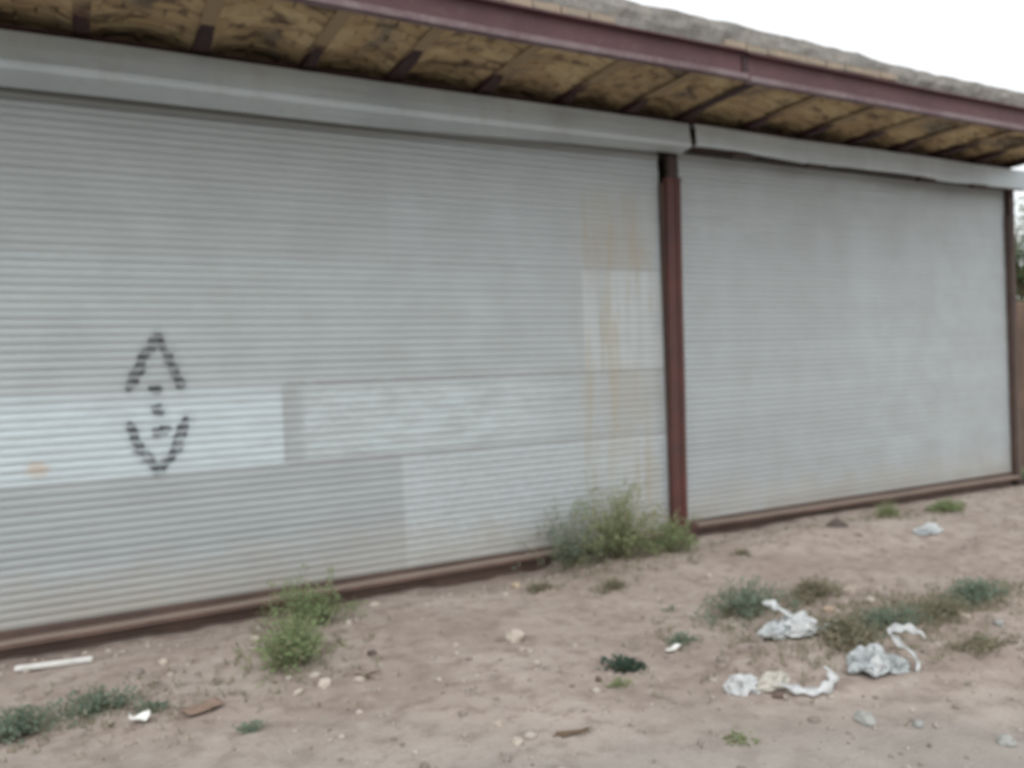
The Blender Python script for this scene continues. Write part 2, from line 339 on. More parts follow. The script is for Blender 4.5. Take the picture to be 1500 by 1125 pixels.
g = link('ground', mesh('ground', V, F_, True), MT['dirt']); g['kind'] = 'structure'; g['label'] = 'bare grey-brown dirt forecourt'

# ------------------------------------------------------------------ the building
bld = empty('shop_building', (0, 0, 0)); tag(bld, 'low shop building with maroon steel eave, brick vaulted overhang and rust red posts', 'building')
HS = 3.63                      # underside of the ceiling beams
X0, X1 = -7.4, 4.78            # roof ends
# walls round the shop (the shutters close the front)
box('wall', -7.0, -6.82, -0.02, 6.0, -0.2, 3.79, MT['wall'], bld)
box('wall', 5.06, 5.24, 0.06, 6.0, -0.2, 3.62, MT['wall'], bld)
box('wall', -6.82, 5.06, 5.82, 6.0, -0.2, 3.79, MT['wall'], bld)
box('lintel', -6.82, 4.76, 0.10, 0.30, 3.36, 3.80, MT['wall'], bld)

# ceiling beams running out to the eave
BX = [-7.25, -6.62, -5.95, -5.27, -4.59, -3.92, -3.24, -2.62, -1.93, -1.23, -0.60, -0.02, 0.72, 1.42, 2.10, 2.75, 3.40, 4.05, 4.70]
YF = -1.17
def ibeam_mesh(name, half, h, t, y0, y1):
    p = [(-half, 0), (half, 0), (half, t), (0.006, t), (0.006, h-t), (half, h-t), (half, h), (-half, h), (-half, h-t), (-0.006, h-t), (-0.006, t), (-half, t)]
    V, F_ = [], []; k = len(p)
    for y in (y0, y1): V += [(x, y, z) for x, z in p]
    for i in range(k): F_.append((i, (i+1) % k, k+(i+1) % k, k+i))
    F_.append(tuple(range(k))); F_.append(tuple(k+i for i in range(k)))
    return fixn(mesh(name, V, F_))
bm_ = ibeam_mesh('ceiling_beam', 0.045, 0.155, 0.010, YF+0.03, 0.5)
bm_.materials.append(MT['beam_s']); bm2 = bm_.copy(); bm2.materials.clear(); bm2.materials.append(MT['beam'])
for i, x in enumerate(BX):
    o = link('ceiling_beam', bm2 if i == 11 else bm_, None, bld); o.location = (x, 0, HS + random.uniform(-0.006, 0.006)); o.rotation_euler = (0, 0, random.uniform(-0.012, 0.012))
    # haunched stub welded under each beam where it leaves the wall
    r_ = random.Random(i*7+3); ln = r_.uniform(0.42, 0.72); hb = r_.uniform(0.030, 0.055); hw_ = r_.uniform(0.035, 0.055)
    hb *= 0.9; V, F_ = [], []
    for y, dz, ww in ((-0.21, -hb, hw_), (-0.30, -hb, hw_), (-ln*0.8, -hb*0.7, hw_*0.9), (-ln, -0.004, hw_*0.7)):
        V += [(-ww, y, dz), (ww, y, dz), (ww, y, -0.001), (-ww, y, -0.001)]
    for q in range(3):
        for j in range(4): F_.append((4*q+j, 4*q+(j+1) % 4, 4*q+4+(j+1) % 4, 4*q+4+j))
    F_ += [(0, 1, 2, 3), (12, 13, 14, 15)]
    link('haunch', fixn(mesh('haunch', V, F_)), MT['beam'], o)

# thin dark maroon strips that darken the slot above the hoods
box('head_strip', -6.8, 4.755, -0.205, -0.06, 3.572, 3.588, MT['beam'], bld, 0.003); box('head_strip', -6.8, 4.755, -0.200, -0.195, 3.589, 3.622, MT['beam'], bld)
# brick vaults between the beams: rings of bricks laid across, each brick its own piece
def brick_mesh(L, W, H, sd):
    r = random.Random(sd); bm = bmesh.new(); box_bm(bm, -L/2, L/2, -W/2, W/2, 0, H)
    bmesh.ops.bevel(bm, geom=[e for e in bm.edges if all(v.co.z < 0.001 for v in e.verts)], offset=0.006, segments=1, affect='EDGES')
    for v in bm.verts: v.co += Vector((r.uniform(-1, 1), r.uniform(-1, 1), r.uniform(-1, 1)))*0.003
    me = bpy.data.meshes.new('brick'); bm.to_mesh(me); bm.free(); return me
variants = [brick_mesh(0.195, 0.100, 0.05, s) for s in range(6)]
for v in variants: v.materials.append(MT['brick'])
cands = []
for a, b in zip(BX[:-1], BX[1:]):
    xc, hw = (a+b)/2, (b-a)/2-0.012; rise = 0.075 + random.uniform(-0.012, 0.012); off = random.uniform(-0.03, 0.03)
    Rr = (hw*hw + rise*rise)/(2*rise); zc = HS+0.012+rise-Rr; amax = math.asin(min(1, hw/Rr)); nb = max(3, round(2*amax*Rr/0.205))
    y = YF+0.085; row = 0
    while y < 0.12:
        dzr = random.uniform(-0.008, 0.008); sh = 0.5 if row % 2 else 0.0; n_ = nb + (1 if row % 2 else 0)
        for k in range(n_):
            t = (k+0.5-sh)/nb
            wfrac = 1.0
            if t < 0.05: t = 0.25/nb; wfrac = 0.5
            elif t > 0.95: t = 1-0.25/nb; wfrac = 0.5
            ang = -amax + 2*amax*t
            cands.append((xc+Rr*math.sin(ang), y+random.uniform(-0.006, 0.006)+off*0.2, zc+Rr*math.cos(ang)+dzr+random.uniform(-0.003, 0.004), ang, wfrac*(2*amax*Rr/nb-0.005)/0.195, row))
        y += 0.106; row += 1
vault = empty('ceiling_vault'); vault.parent = bld
cands.sort(key=lambda c: ((c[0]-CAM.x)**2+(c[1]-CAM.y)**2) + (60 if c[1] > -0.15 else 0) + (60 if c[0] < -5.4 else 0))
SV, SF = [], []
for i, (x, y, z, ang, sc, row) in enumerate(cands):
    mw = Matrix.Translation((x, y, z)) @ Matrix.Rotation(ang, 4, 'Y') @ Matrix.Rotation(random.uniform(-0.02, 0.02), 4, 'Z') @ Matrix.Diagonal((sc, 1, 1, 1))
    me = variants[i % 6]
    if i < 290:
        o = link('brick', me, None, vault); o.matrix_basis = mw
    else:
        base = len(SV); SV += [tuple(mw @ v.co) for v in me.vertices]; SF += [tuple(base+q for q in p.vertices) for p in me.polygons]
rest = link('brick_mass', mesh('brick_mass', SV, SF), MT['brick_s'], vault); rest['kind'] = 'stuff'
# mortar bed just behind the brick faces
MV, MF = [], []
for a, b in zip(BX[:-1], BX[1:]):
    xc, hw = (a+b)/2, (b-a)/2-0.006; rise = 0.082; Rr = (hw*hw+rise*rise)/(2*rise); zc = HS+0.026+rise-Rr; am = math.asin(min(1, hw/Rr)); base = len(MV)
    for k in range(9):
        an = -am+2*am*k/8
        for y in (YF+0.03, 0.4): MV.append((xc+Rr*math.sin(an), y, zc+Rr*math.cos(an)))
    for k in range(8): q = base+2*k; MF.append((q, q+1, q+3, q+2))
link('mortar_bed', mesh('mortar_bed', MV, MF, True), MT['mortar'], vault)

# fascia channel: web and two flanges, in two lengths butted at x = -0.2
for a, b, dz in ((X0, -0.215, 0.0), (-0.195, X1, -0.012)):
    fb = link('fascia_beam', mesh('fascia_beam', *sweep_x([(YF, 3.615), (YF+0.012, 3.615), (YF+0.012, 3.80), (YF, 3.80)], frange(a, b, 24),
              fn=lambda x, y, z, i: (x, y+0.006*nz(x, 0, 5, 0.8), z+dz+0.008*nz(x, 1, 2, 0.5)))), MT['fascia'], bld); fixn(fb.data)
    for z0, z1, nm in ((3.600, 3.640, 'lower_flange'), (3.801, 3.811, 'upper_flange')):
        f_ = link(nm, mesh(nm, *sweep_x([(YF-0.05, z0), (YF+0.010, z0), (YF+0.010, z0+0.010), (YF-0.038, z0+0.010), (YF-0.040, z1), (YF-0.05, z1)], frange(a, b, 24),
              fn=lambda x, y, z, i: (x, y+0.006*nz(x, 0, 5, 0.8), z+dz+0.008*nz(x, 1, 2, 0.5)))), MT['flange' if 'low' in nm else 'fascia'], fb); fixn(f_.data)
box('fascia_joint_plate', -0.235, -0.175, YF-0.012, YF-0.001, 3.64, 3.785, MT['beam'], bld, 0.002)
for k, x in enumerate((-0.6,)): pass
box('end_beam', X1-0.012, X1, YF+0.014, 0.5, 3.63, 3.80, MT['fascia'], bld)

# roof build-up: thick uneven mud and cement edge
def rtop(x):
    pts = [(-7.5, 4.10), (-3, 4.07), (-1.1, 4.045), (-0.1, 4.03), (0.6, 4.03), (1.07, 4.012), (1.4, 3.99), (1.85, 3.985), (2.6, 3.995), (2.9, 3.975), (3.4, 3.99), (5, 3.98)]
    for (a, za), (b, zb) in zip(pts[:-1], pts[1:]):
        if x <= b: return za+(zb-za)*(x-a)/(b-a)
    return pts[-1][1]
xs = frange(X0, X1, 240); V, F_ = [], []
rows = ['b', 'f0', 'f1', 'f2', 'f3', 'r', 't1', 't2', 't3', 'bk', 'bb']
for x in xs:
    t = rtop(x) + 0.016*nz(x, 0, 9, 2.2) + 0.01*nz(x, 0, 4, 7); lo = 3.816; w = lambda k, s=5: 0.022*nz(x, k*1.7, 2, s)+0.01*nz(x, k*3.1, 8, 16)
    cr = 0.03*math.exp(-((x+1.23)/0.018)**2)
    V += [(x, YF+0.5, lo), (x, YF-0.005+w(0)*0.4, lo), (x, YF-0.02+w(1)+cr, lo+(t-lo)*0.3), (x, YF-0.022+w(2)+cr, lo+(t-lo)*0.55), (x, YF-0.01+w(3)+cr, lo+(t-lo)*0.82),
          (x, YF+0.03+w(4)+cr, t-0.008), (x, YF+0.12, t+0.01*nz(x, 2, 3, 3)), (x, YF+0.8, t+0.03), (x, 1.5, t+0.05), (x, 6.1, t+0.02), (x, 6.1, lo)]
k = len(rows)
for s in range(len(xs)-1):
    for i in range(k): a, b = s*k+i, s*k+(i+1) % k; F_.append((a, a+k, b+k, b))
F_.append(tuple(range(k))); F_.append(tuple((len(xs)-1)*k+i for i in reversed(range(k))))
roof = link('roof', fixn(mesh('roof', V, F_)), MT['roof'], bld)
# exposed tan brick course above the fascia
bx = -0.32; eb = [brick_mesh(0.2, 0.10, 0.052, 40+s) for s in range(4)]
for e_ in eb: e_.materials.append(MT['edgebrick'])
i = 0
while bx < 1.55:
    o = link('brick', eb[i % 4], None, roof); o.location = (bx, YF+0.012+random.uniform(-0.006, 0.006), 3.818-0.006*(bx > -0.2)); o.rotation_euler = (0, random.uniform(-0.02, 0.02), random.uniform(-0.03, 0.03))
    bx += 0.212; i += 1
bx = -2.35
while bx < -1.35:
    o = link('brick', eb[i % 4], None, roof); o.location = (bx, YF+0.022, 3.818); o.rotation_euler = (0, 0, random.uniform(-0.03, 0.03)); bx += 0.214; i += 1

# ------------------------------------------------------------------ posts
def extrude_poly(name, poly, z0, z1, shift0, shift1, mat, parent, n=10, wob=0.004):
    V, F_ = [], []; k = len(poly)
    for s in range(n+1):
        t = s/n; z = z0+(z1-z0)*t; sx = shift0+(shift1-shift0)*t + wob*nz(z, 3, 1, 1.3)
        V += [(x+sx, y, z) for x, y in poly]
    for s in range(n):
        for i in range(k): a, b = s*k+i, s*k+(i+1) % k; F_.append((a, b, b+k, a+k))
    F_.append(tuple(reversed(range(k)))); F_.append(tuple(n*k+i for i in range(k)))
    return link(name, fixn(mesh(name, V, F_)), mat, parent)
# H-section column: flange edges to the front with a shallow channel between them
w, d = 0.080, 0.085
H = [(-w, -d+0.012), (-w+0.012, -d), (0.004, -d), (0.004, -d+0.012), (0.020, -d+0.012), (0.020, -d), (w-0.012, -d), (w, -d+0.012), (w, -0.02), (-w, -0.02)]
pst = extrude_poly('steel_post', H, 0.0, 3.13, -0.062, -0.010, MT['post'], bld)
extrude_poly('post_neck', [(-0.06, -0.075), (0.05, -0.075), (0.05, -0.03), (-0.06, -0.03)], 3.13, 3.40, -0.005, -0.005, MT['darkrust'], pst, 3)
box('base_plate', -0.21, 0.055, -0.16, 0.0, -0.05, 0.045, MT['post'], pst, 0.008)
box('base_cleat', 0.0, 0.075, -0.15, -0.02, 0.046, 0.105, MT['post'], pst, 0.006)
box('post_cap', -0.097, 0.078, -0.09, -0.022, 3.131, 3.145, MT['post'], pst, 0.003)
pr = extrude_poly('steel_post', [(-0.02, -0.06), (0.06, -0.06), (0.06, 0.03), (-0.02, 0.03)], -0.05, 3.42, 4.955, 4.985, MT['rust'], bld, 6)
box('base_plate', 4.90, 5.06, -0.10, 0.05, -0.06, 0.02, MT['darkrust'], pr, 0.004)
extrude_poly('steel_post', [(-0.09, -0.10), (0.09, -0.10), (0.09, 0.05), (-0.09, 0.05)], -0.05, 3.42, -6.42, -6.42, MT['post'], bld, 6)

# threshold: rusty channel along the foot of both openings
def threshold(xa, xb, za, zb, n):
    prof = [(-0.115, 0.0), (-0.115, 0.026), (-0.095, 0.034), (0.04, 0.034), (0.04, -0.12), (-0.02, -0.12), (-0.02, 0.0)]
    return link('threshold', fixn(mesh('threshold', *sweep_x(prof, frange(xa, xb, n), fn=lambda x, y, z, i: (x, y+0.006*nz(x, 1, 1, 1.1), z+za+(zb-za)*(x-xa)/(xb-xa)+0.005*nz(x, 0, 2, 1.6))))), MT['sill'], bld)
threshold(-6.3, -0.215, -0.018, 0.03, 40); threshold(0.08, 4.92, 0.055, 0.035, 32)

# ------------------------------------------------------------------ roller shutters
PRF = [(-0.003, 0.0), (-0.0051, 0.006), (-0.0067, 0.014), (-0.0074, 0.0245), (-0.0070, 0.035), (-0.0055, 0.0445), (-0.0036, 0.0512)]
def slat_mesh(xa, xb, mat):
    V, F_ = sweep_x(PRF, [xa, xb], closed=False); me = mesh('slat', V, F_, True); me.materials.append(mat); return me
def shutter(xa, xb, mat, label, zs):
    root = empty('roller_shutter', ((xa+xb)/2, 0, 0)); tag(root, label, 'shutter', 'roller shutters')
    L = (xb-xa)/2; me = slat_mesh(-L, L, mat); nS = int((3.42-zs)/PITCH_S)
    for k in range(nS):
        o = link('slat', me, None, root)
        o.location = (random.uniform(-0.006, 0.006), random.uniform(-0.0014, 0.0014), zs+k*PITCH_S); o.rotation_euler = (random.uniform(-0.03, 0.03), 0, random.uniform(-0.0004, 0.0004))
    bb = link('bottom_bar', fixn(mesh('bottom_bar', *sweep_x([(-0.026, -0.045), (-0.026, -0.004), (-0.020, 0.001), (0.006, 0.001), (0.006, -0.045)], frange(-L, L, 20),
            fn=lambda x, y, z, i: (x, y, z+zs+0.003*nz(x, 4, 2, 1.2))))), MT['rust'], root)
    for sx in (-1, 1):
        gx = sx*(L+0.012)
        box('guide_rail', gx-0.02, gx+0.02, -0.045, 0.02, 0.05, 3.10, MT['rust'], root, 0.003)
    return root
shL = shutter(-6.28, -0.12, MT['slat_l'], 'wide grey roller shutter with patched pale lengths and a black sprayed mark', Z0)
shR = shutter(0.01, 4.93, MT['slat_r'], 'plain grey roller shutter to the right of the red post', 0.105)

# sheet metal hoods over the rolled-up coil
def hood(root, xa, xb, kind):
    ox = root.location.x
    def fn(x, y, z, i):
        if kind == 'L':
            t = max(0, min(1, (x+2.9)/2.7)); back = -0.055*(1-t)+0.006*t
            if i in (4, 5): z += back
            if i in (3, 6): z += back*0.35
        else:
            low = 0.028-0.042*(x/4.8)+0.012*nz(x, 0, 3, 1.6)+0.007*math.sin(x*3.1)
            if i in (0, 1, 8, 9): z += -0.008*(x-0.1)/4.8
            if i in (2, 3, 4, 5, 6, 7): z += low
        z += 0.005*nz(x, 0.7, 6, 0.9); y += 0.012*nz(x, 0.9, 2, 0.8)
        return (x-ox, y, z)
    if kind == 'L': prof = [(0.02, 3.565), (-0.27, 3.562), (-0.305, 3.372), (-0.296, 3.354), (-0.165, 3.326), (-0.165, 3.332), (-0.292, 3.361), (-0.298, 3.376), (-0.265, 3.556), (0.02, 3.559)]
    else: prof = [(0.02, 3.565), (-0.29, 3.560), (-0.302, 3.36), (-0.298, 3.345), (-0.255, 3.345), (-0.255, 3.350), (-0.290, 3.351), (-0.296, 3.362), (-0.284, 3.554), (0.02, 3.559)]
    return link('hood', fixn(mesh('hood', *sweep_x(prof, frange(xa, xb, 60), fn=fn))), MT['hood'], root)
hL = hood(shL, -6.35, 0.005, 'L'); hR = hood(shR, 0.062, 5.2, 'R')
ox = shL.location.x
bd = link('hood_bead', fixn(mesh('hood_bead', *sweep_x([(-0.3035, 3.368), (-0.3115, 3.373), (-0.3130, 3.381), (-0.3045, 3.388)], frange(-6.34, 0.0, 50), fn=lambda x, y, z, i: (x-ox, y+0.012*nz(x, 0.9, 2, 0.8), z+0.005*nz(x, 0.7, 6, 0.9))))), MT['hood'], hL)
box('hood_end_plate', 0.007-ox, 0.016-ox, -0.285, 0.0, 3.35, 3.552, MT['darkrust'], hL, 0.002)  # plate coloured dark to put shade into the gap between the hoods
# the coil drum inside, closed off behind by the lintel
for rt_, a_, b_ in ((shL, -6.3, -0.03), (shR, 0.09, 5.1)):
    rr = [( -0.13+0.10*math.cos(t*math.pi/8), 3.46+0.085*math.sin(t*math.pi/8)) for t in range(16)]
    link('coil', fixn(mesh('coil', *sweep_x(rr, [a_-rt_.location.x, b_-rt_.location.x]), True)), MT['darkrust'], rt_)
ox = shR.location.x
for x in (0.62, 1.55, 3.16, 4.05):
    b_ = box('hood_bracket', x-0.13-ox, x+0.13-ox, -0.292, -0.23, 3.325-0.006*x, 3.362-0.006*x, MT['darkrust'], hR, 0.006)

# ------------------------------------------------------------------ adobe wall and tree past the building's right end
def adobe():
    V, F_ = [], []; xs = frange(5.26, 13.0, 90); zs = frange(-0.3, 1, 14)
    for x in xs:
        top = 2.12 + 0.07*nz(x, 0, 0, 0.9) + 0.03*nz(x, 0, 5, 4)
        for j in range(15):
            z = -0.3 + (top+0.3)*j/14; V.append((x, 0.35+0.03*nz(x, z, 1, 1.8)+0.014*nz(x, z, 6, 7)+0.03*(z/2), z))
        V += [(x, 0.52, top+0.03), (x, 0.72, top-0.02), (x, 0.76, -0.3)]
    k = 18
    for s in range(90):
        for i in range(k): a, b = s*k+i, s*k+(i+1) % k; F_.append((a, a+k, b+k, b))
    F_.append(tuple(range(k))); F_.append(tuple(90*k+i for i in reversed(range(k))))
    return link('adobe_wall', fixn(mesh('adobe_wall', V, F_, True)), MT['adobe'])
tag(adobe(), 'brown adobe yard wall running on past the right end of the shop', 'wall')

def tube(V, F_, pts, radii, k=6):
    base = len(V)
    for i, p in enumerate(pts):
        d = (pts[min(i+1, len(pts)-1)] - pts[max(i-1, 0)]).normalized(); a = d.orthogonal().normalized(); b = d.cross(a)
        for j in range(k):
            t = 2*math.pi*j/k; V.append(p+(a*math.cos(t)+b*math.sin(t))*radii[i])
    for i in range(len(pts)-1):
        for j in range(k): q = base+i*k; F_.append((q+j, q+(j+1) % k, q+k+(j+1) % k, q+k+j))
def leaf(V, F_, p, d, L, W, rnd, fold=0.25):
    """pointed leaf folded on its midrib: 4 triangles"""
    d = d.normalized(); s = d.cross(Vector((rnd.uniform(-1, 1), rnd.uniform(-1, 1), rnd.uniform(-0.3, 1)))).normalized(); n_ = s.cross(d)
    b = len(V); tip = p+d*L - n_*L*0.12; mid = p+d*L*0.45
    V += [p, mid+s*W/2+n_*W*fold, tip, mid-s*W/2+n_*W*fold, mid]
    F_ += [(b, b+4, b+1), (b+1, b+4, b+2), (b+4, b, b+3), (b+2, b+4, b+3)]

def tree(loc, label, hgt, rad):
    rnd = random.Random(5); root = empty('tree', loc); tag(root, label, 'tree')
    TV, TF, LV, LF = [], [], [], []
    base = [Vector((0, 0, -0.2)), Vector((0.05, 0.02, 0.8)), Vector((-0.04, 0.06, 1.6)), Vector((0.06, 0.0, 2.2))]
    tube(TV, TF, base, [0.13, 0.10, 0.085, 0.06], 8)
    for k in range(34):
        s = base[rnd.choice((1, 2, 2, 3, 3))] + Vector((0, 0, rnd.uniform(0, 0.4)))
        az = rnd.uniform(0, 6.28); el = rnd.uniform(0.15, 1.25); L = rad*rnd.uniform(0.6, 1.1)
        dirv = Vector((math.cos(az)*math.cos(el), math.sin(az)*math.cos(el), math.sin(el)))
        pts = [s]
        for q in range(4): dirv = (dirv+Vector((rnd.gauss(0, .2), rnd.gauss(0, .2), rnd.gauss(0.02, .15)))).normalized(); pts.append(pts[-1]+dirv*L/4)
        tube(TV, TF, pts, [0.035, 0.026, 0.018, 0.011, 0.005], 5)
        for c in range(9):
            p0 = pts[rnd.choice((1, 2, 3, 3, 4, 4))] + Vector((rnd.gauss(0, .16), rnd.gauss(0, .16), rnd.gauss(0, .14)))
            for l in range(26):
                p = p0+Vector((rnd.gauss(0, .12), rnd.gauss(0, .12), rnd.gauss(0, .09)))
                if p.z < 0.9: continue
                leaf(LV, LF, p, Vector((rnd.gauss(0, 1), rnd.gauss(0, 1), rnd.gauss(-0.3, .6))), rnd.uniform(.05, .09), rnd.uniform(.025, .04), rnd)
    link('trunk', mesh('trunk', TV, TF, True), MT['bark'], root); link('crown', mesh('crown', LV, LF), MT['tree'], root)
tree((8.55, 1.95, 0.15), 'small leafy green tree behind the adobe wall', 3.6, 1.25)

# ------------------------------------------------------------------ weeds
def weed(name, label, cat, x, y, rx, ry, hgt, stems, leafmat, seed, style='herb', lsize=0.03, lean=0.5, group='weeds on the forecourt', density=1.0):
    rnd = random.Random(seed); z = gh(x, y); root = empty(name, (x, y, z)); tag(root, label, cat, group)
    TV, TF, LV, LF = [], [], [], []
    for k in range(stems):
        a = rnd.uniform(0, 6.28); r = abs(rnd.gauss(0, 0.52)); bx_, by_ = rx*r*math.cos(a)*0.9, ry*r*math.sin(a)*0.9
        p = Vector((bx_, by_, gh(x+bx_, y+by_)-z-0.01)); H_ = hgt*max(0.3, 1-0.5*r*r)*rnd.choice((rnd.uniform(0.4, 0.9), rnd.uniform(0.6, 1.15)))
        d = Vector((rx*r*math.cos(a)*lean+rnd.gauss(0, .12), ry*r*math.sin(a)*lean+rnd.gauss(0, .12), 0))/max(rx, ry); d = (Vector((0, 0, 1))+d).normalized()
        pts = [p.copy()]; q = d.copy()
        for s in range(5): q = (q+Vector((rnd.gauss(0, .13), rnd.gauss(0, .13), -0.05*s+rnd.gauss(0, .05)))).normalized(); pts.append(pts[-1]+q*H_/5)
        if style == 'herb':
            tube(TV, TF, pts, [0.0032, 0.003, 0.0026, 0.002, 0.0015, 0.0008], 3)
            for s in range(int((10+H_*45)*density)):
                t = rnd.uniform(0.12, 1)**0.8*5; i = min(4, int(t)); c = pts[i].lerp(pts[i+1], t-i)
                dr = Vector((rnd.gauss(0, 1), rnd.gauss(0, 1), rnd.gauss(0.45, .5))); off_ = dr.normalized()*rnd.uniform(0, 0.035)
                L = lsize*rnd.uniform(.6, 1.3); leaf(LV, LF, c+off_, dr, L, L*rnd.uniform(.3, .5), rnd)
        else:                                                   # grass: arching strips
            for bl in range(int(7*density)):
                a2 = rnd.uniform(0, 6.28); out = Vector((math.cos(a2), math.sin(a2), 0)); c = p+out*rnd.uniform(0, .025); L = H_*rnd.uniform(.6, 1.2); wd = rnd.uniform(.0025, .005); sd_ = Vector((-math.sin(a2), math.cos(a2), 0)); bend = rnd.uniform(.15, .9)
                b = len(LV)
                for s in range(5):
                    t = s/4; cc = c+Vector((d.x, d.y, 0))*L*t*0.5+out*L*bend*t*t*0.6+Vector((0, 0, 1))*L*(t-0.35*bend*t*t); ww = wd*(1-t*0.92); LV += [cc-sd_*ww, cc+sd_*ww]
                for s in range(4): LF.append((b+2*s, b+2*s+1, b+2*s+3, b+2*s+2))
    if TV: link('stem_cluster', mesh('stem_cluster', TV, TF, True), MT['stem'], root)['kind'] = 'stuff'
    link('foliage', mesh('foliage', LV, LF), MT[leafmat], root)['kind'] = 'stuff'
    return root

weed('weed_bush', 'widest green weed bush, growing against the shutter left of the red post', 'weed', -0.98, -0.40, 0.42, 0.24, 0.66, 105, 'olive', 1, lsize=0.036, density=0.75)
weed('weed_bush', 'bluish spindly weed against the shutter at the bush left edge', 'weed', -1.36, -0.30, 0.30, 0.16, 0.50, 55, 'teal', 2, lsize=0.03)
weed('weed_bush', 'yellowish low weed at the foot of the red post', 'weed', -0.55, -0.52, 0.26, 0.22, 0.34, 60, 'green', 3, lsize=0.034)
weed('weed_clump', 'tall green weed clump at the sill below the left shutter', 'weed', -3.50, -0.66, 0.29, 0.18, 0.36, 85, 'green', 4, lsize=0.034, density=0.75)
weed('weed_clump', 'green weed clump with pale stones at its foot, in front of the left shutter', 'weed', -3.74, -1.34, 0.26, 0.22, 0.32, 85, 'green', 5, lsize=0.032, density=0.75)
weed('grass_tuft', 'sparse grass tuft between the two green clumps of the left shutter', 'grass', -3.64, -1.02, 0.16, 0.16, 0.20, 50, 'olive', 6, 'grass')
weed('weed_patch', 'dark bluish low weed patch behind the crumpled white bag', 'weed', -1.18, -2.02, 0.36, 0.22, 0.22, 90, 'teal', 7, lsize=0.032, density=0.8)
weed('weed_patch', 'dry olive weed straggling right from the dark bluish patch', 'weed', -0.62, -2.02, 0.32, 0.14, 0.13, 70, 'dry', 8, lsize=0.03)
weed('weed_patch', 'dry brown and olive weed mat between the two larger bags', 'weed', -1.12, -2.72, 0.30, 0.24, 0.12, 120, 'dry', 9, lsize=0.03)
weed('weed_patch', 'dark weed tuft behind the strapped bag', 'weed', -0.75, -2.68, 0.36, 0.12, 0.10, 90, 'teal', 10, lsize=0.028)
weed('weed_patch', 'dry weed strip right of the strapped bag', 'weed', -0.36, -2.72, 0.30, 0.10, 0.10, 80, 'dry', 11, lsize=0.028)
weed('weed_patch', 'grey-green low weed patch at the right edge of the photo', 'weed', 0.06, -2.66, 0.34, 0.14, 0.12, 80, 'teal', 12, lsize=0.03)
weed('weed_patch', 'low dry weeds on the gravel below the right edge patch', 'weed', -0.62, -3.12, 0.34, 0.16, 0.07, 60, 'dry', 13, lsize=0.026)
weed('weed_patch', 'bluish weed patch in the lower left corner', 'weed', -4.98, -1.56, 0.17, 0.15, 0.15, 60, 'teal', 14, lsize=0.03)
weed('weed_patch', 'thin bluish weeds left of the white paper scrap', 'weed', -4.68, -1.46, 0.19, 0.15, 0.12, 55, 'teal', 15, lsize=0.028)
weed('weed_sprig', 'small weed sprig just above the white paper scrap', 'weed', -4.46, -1.58, 0.05, 0.045, 0.08, 16, 'teal', 16, lsize=0.03)
weed('weed_sprig', 'dark green leafy plant standing alone on the bare dirt', 'weed', -2.31, -2.33, 0.06, 0.05, 0.085, 30, 'dkgreen', 17, lsize=0.038)
weed('grass_tuft', 'pale sparse tuft in front of the wide bush', 'grass', -1.55, -1.14, 0.18, 0.12, 0.13, 60, 'dry', 18, 'grass')
weed('grass_tuft', 'pale small tuft beside the yellowish stone', 'grass', -1.95, -0.82, 0.14, 0.10, 0.11, 45, 'dry', 19, 'grass')
weed('grass_tuft', 'pale tuft at the foot of the right shutter, left of the greener one', 'grass', 2.06, -0.52, 0.22, 0.12, 0.20, 60, 'olive', 20, 'grass')
weed('weed_sprig', 'small green weed at the foot of the right shutter', 'weed', 2.80, -0.62, 0.18, 0.12, 0.19, 50, 'green', 21, lsize=0.035)
weed('weed_sprig', 'tiny bluish weed above the narrow white scrap', 'weed', -1.80, -2.18, 0.10, 0.06, 0.07, 24, 'teal', 22, lsize=0.03)
weed('weed_sprig', 'tiny olive weed below the lone dark green plant', 'weed', -2.48, -2.55, 0.05, 0.04, 0.05, 18, 'olive', 23, lsize=0.025)
weed('weed_sprig', 'tiny dull weed near the bottom edge, left of the grey stone', 'weed', -2.42, -3.26, 0.05, 0.04, 0.04, 12, 'olive', 24, lsize=0.025)
weed('weed_sprig', 'tiny weed beside the bottom edge below the brown card', 'weed', -4.10, -2.10, 0.05, 0.05, 0.045, 16, 'teal', 25, lsize=0.025)
weed('grass_tuft', 'green grass at the foot of the right end post', 'grass', 5.35, 0.05, 0.18, 0.14, 0.22, 60, 'green', 26, 'grass')
weed('grass_tuft', 'short grass on the dirt right of the red post foot', 'grass', -0.28, -1.05, 0.12, 0.09, 0.08, 30, 'dry', 27, 'grass')

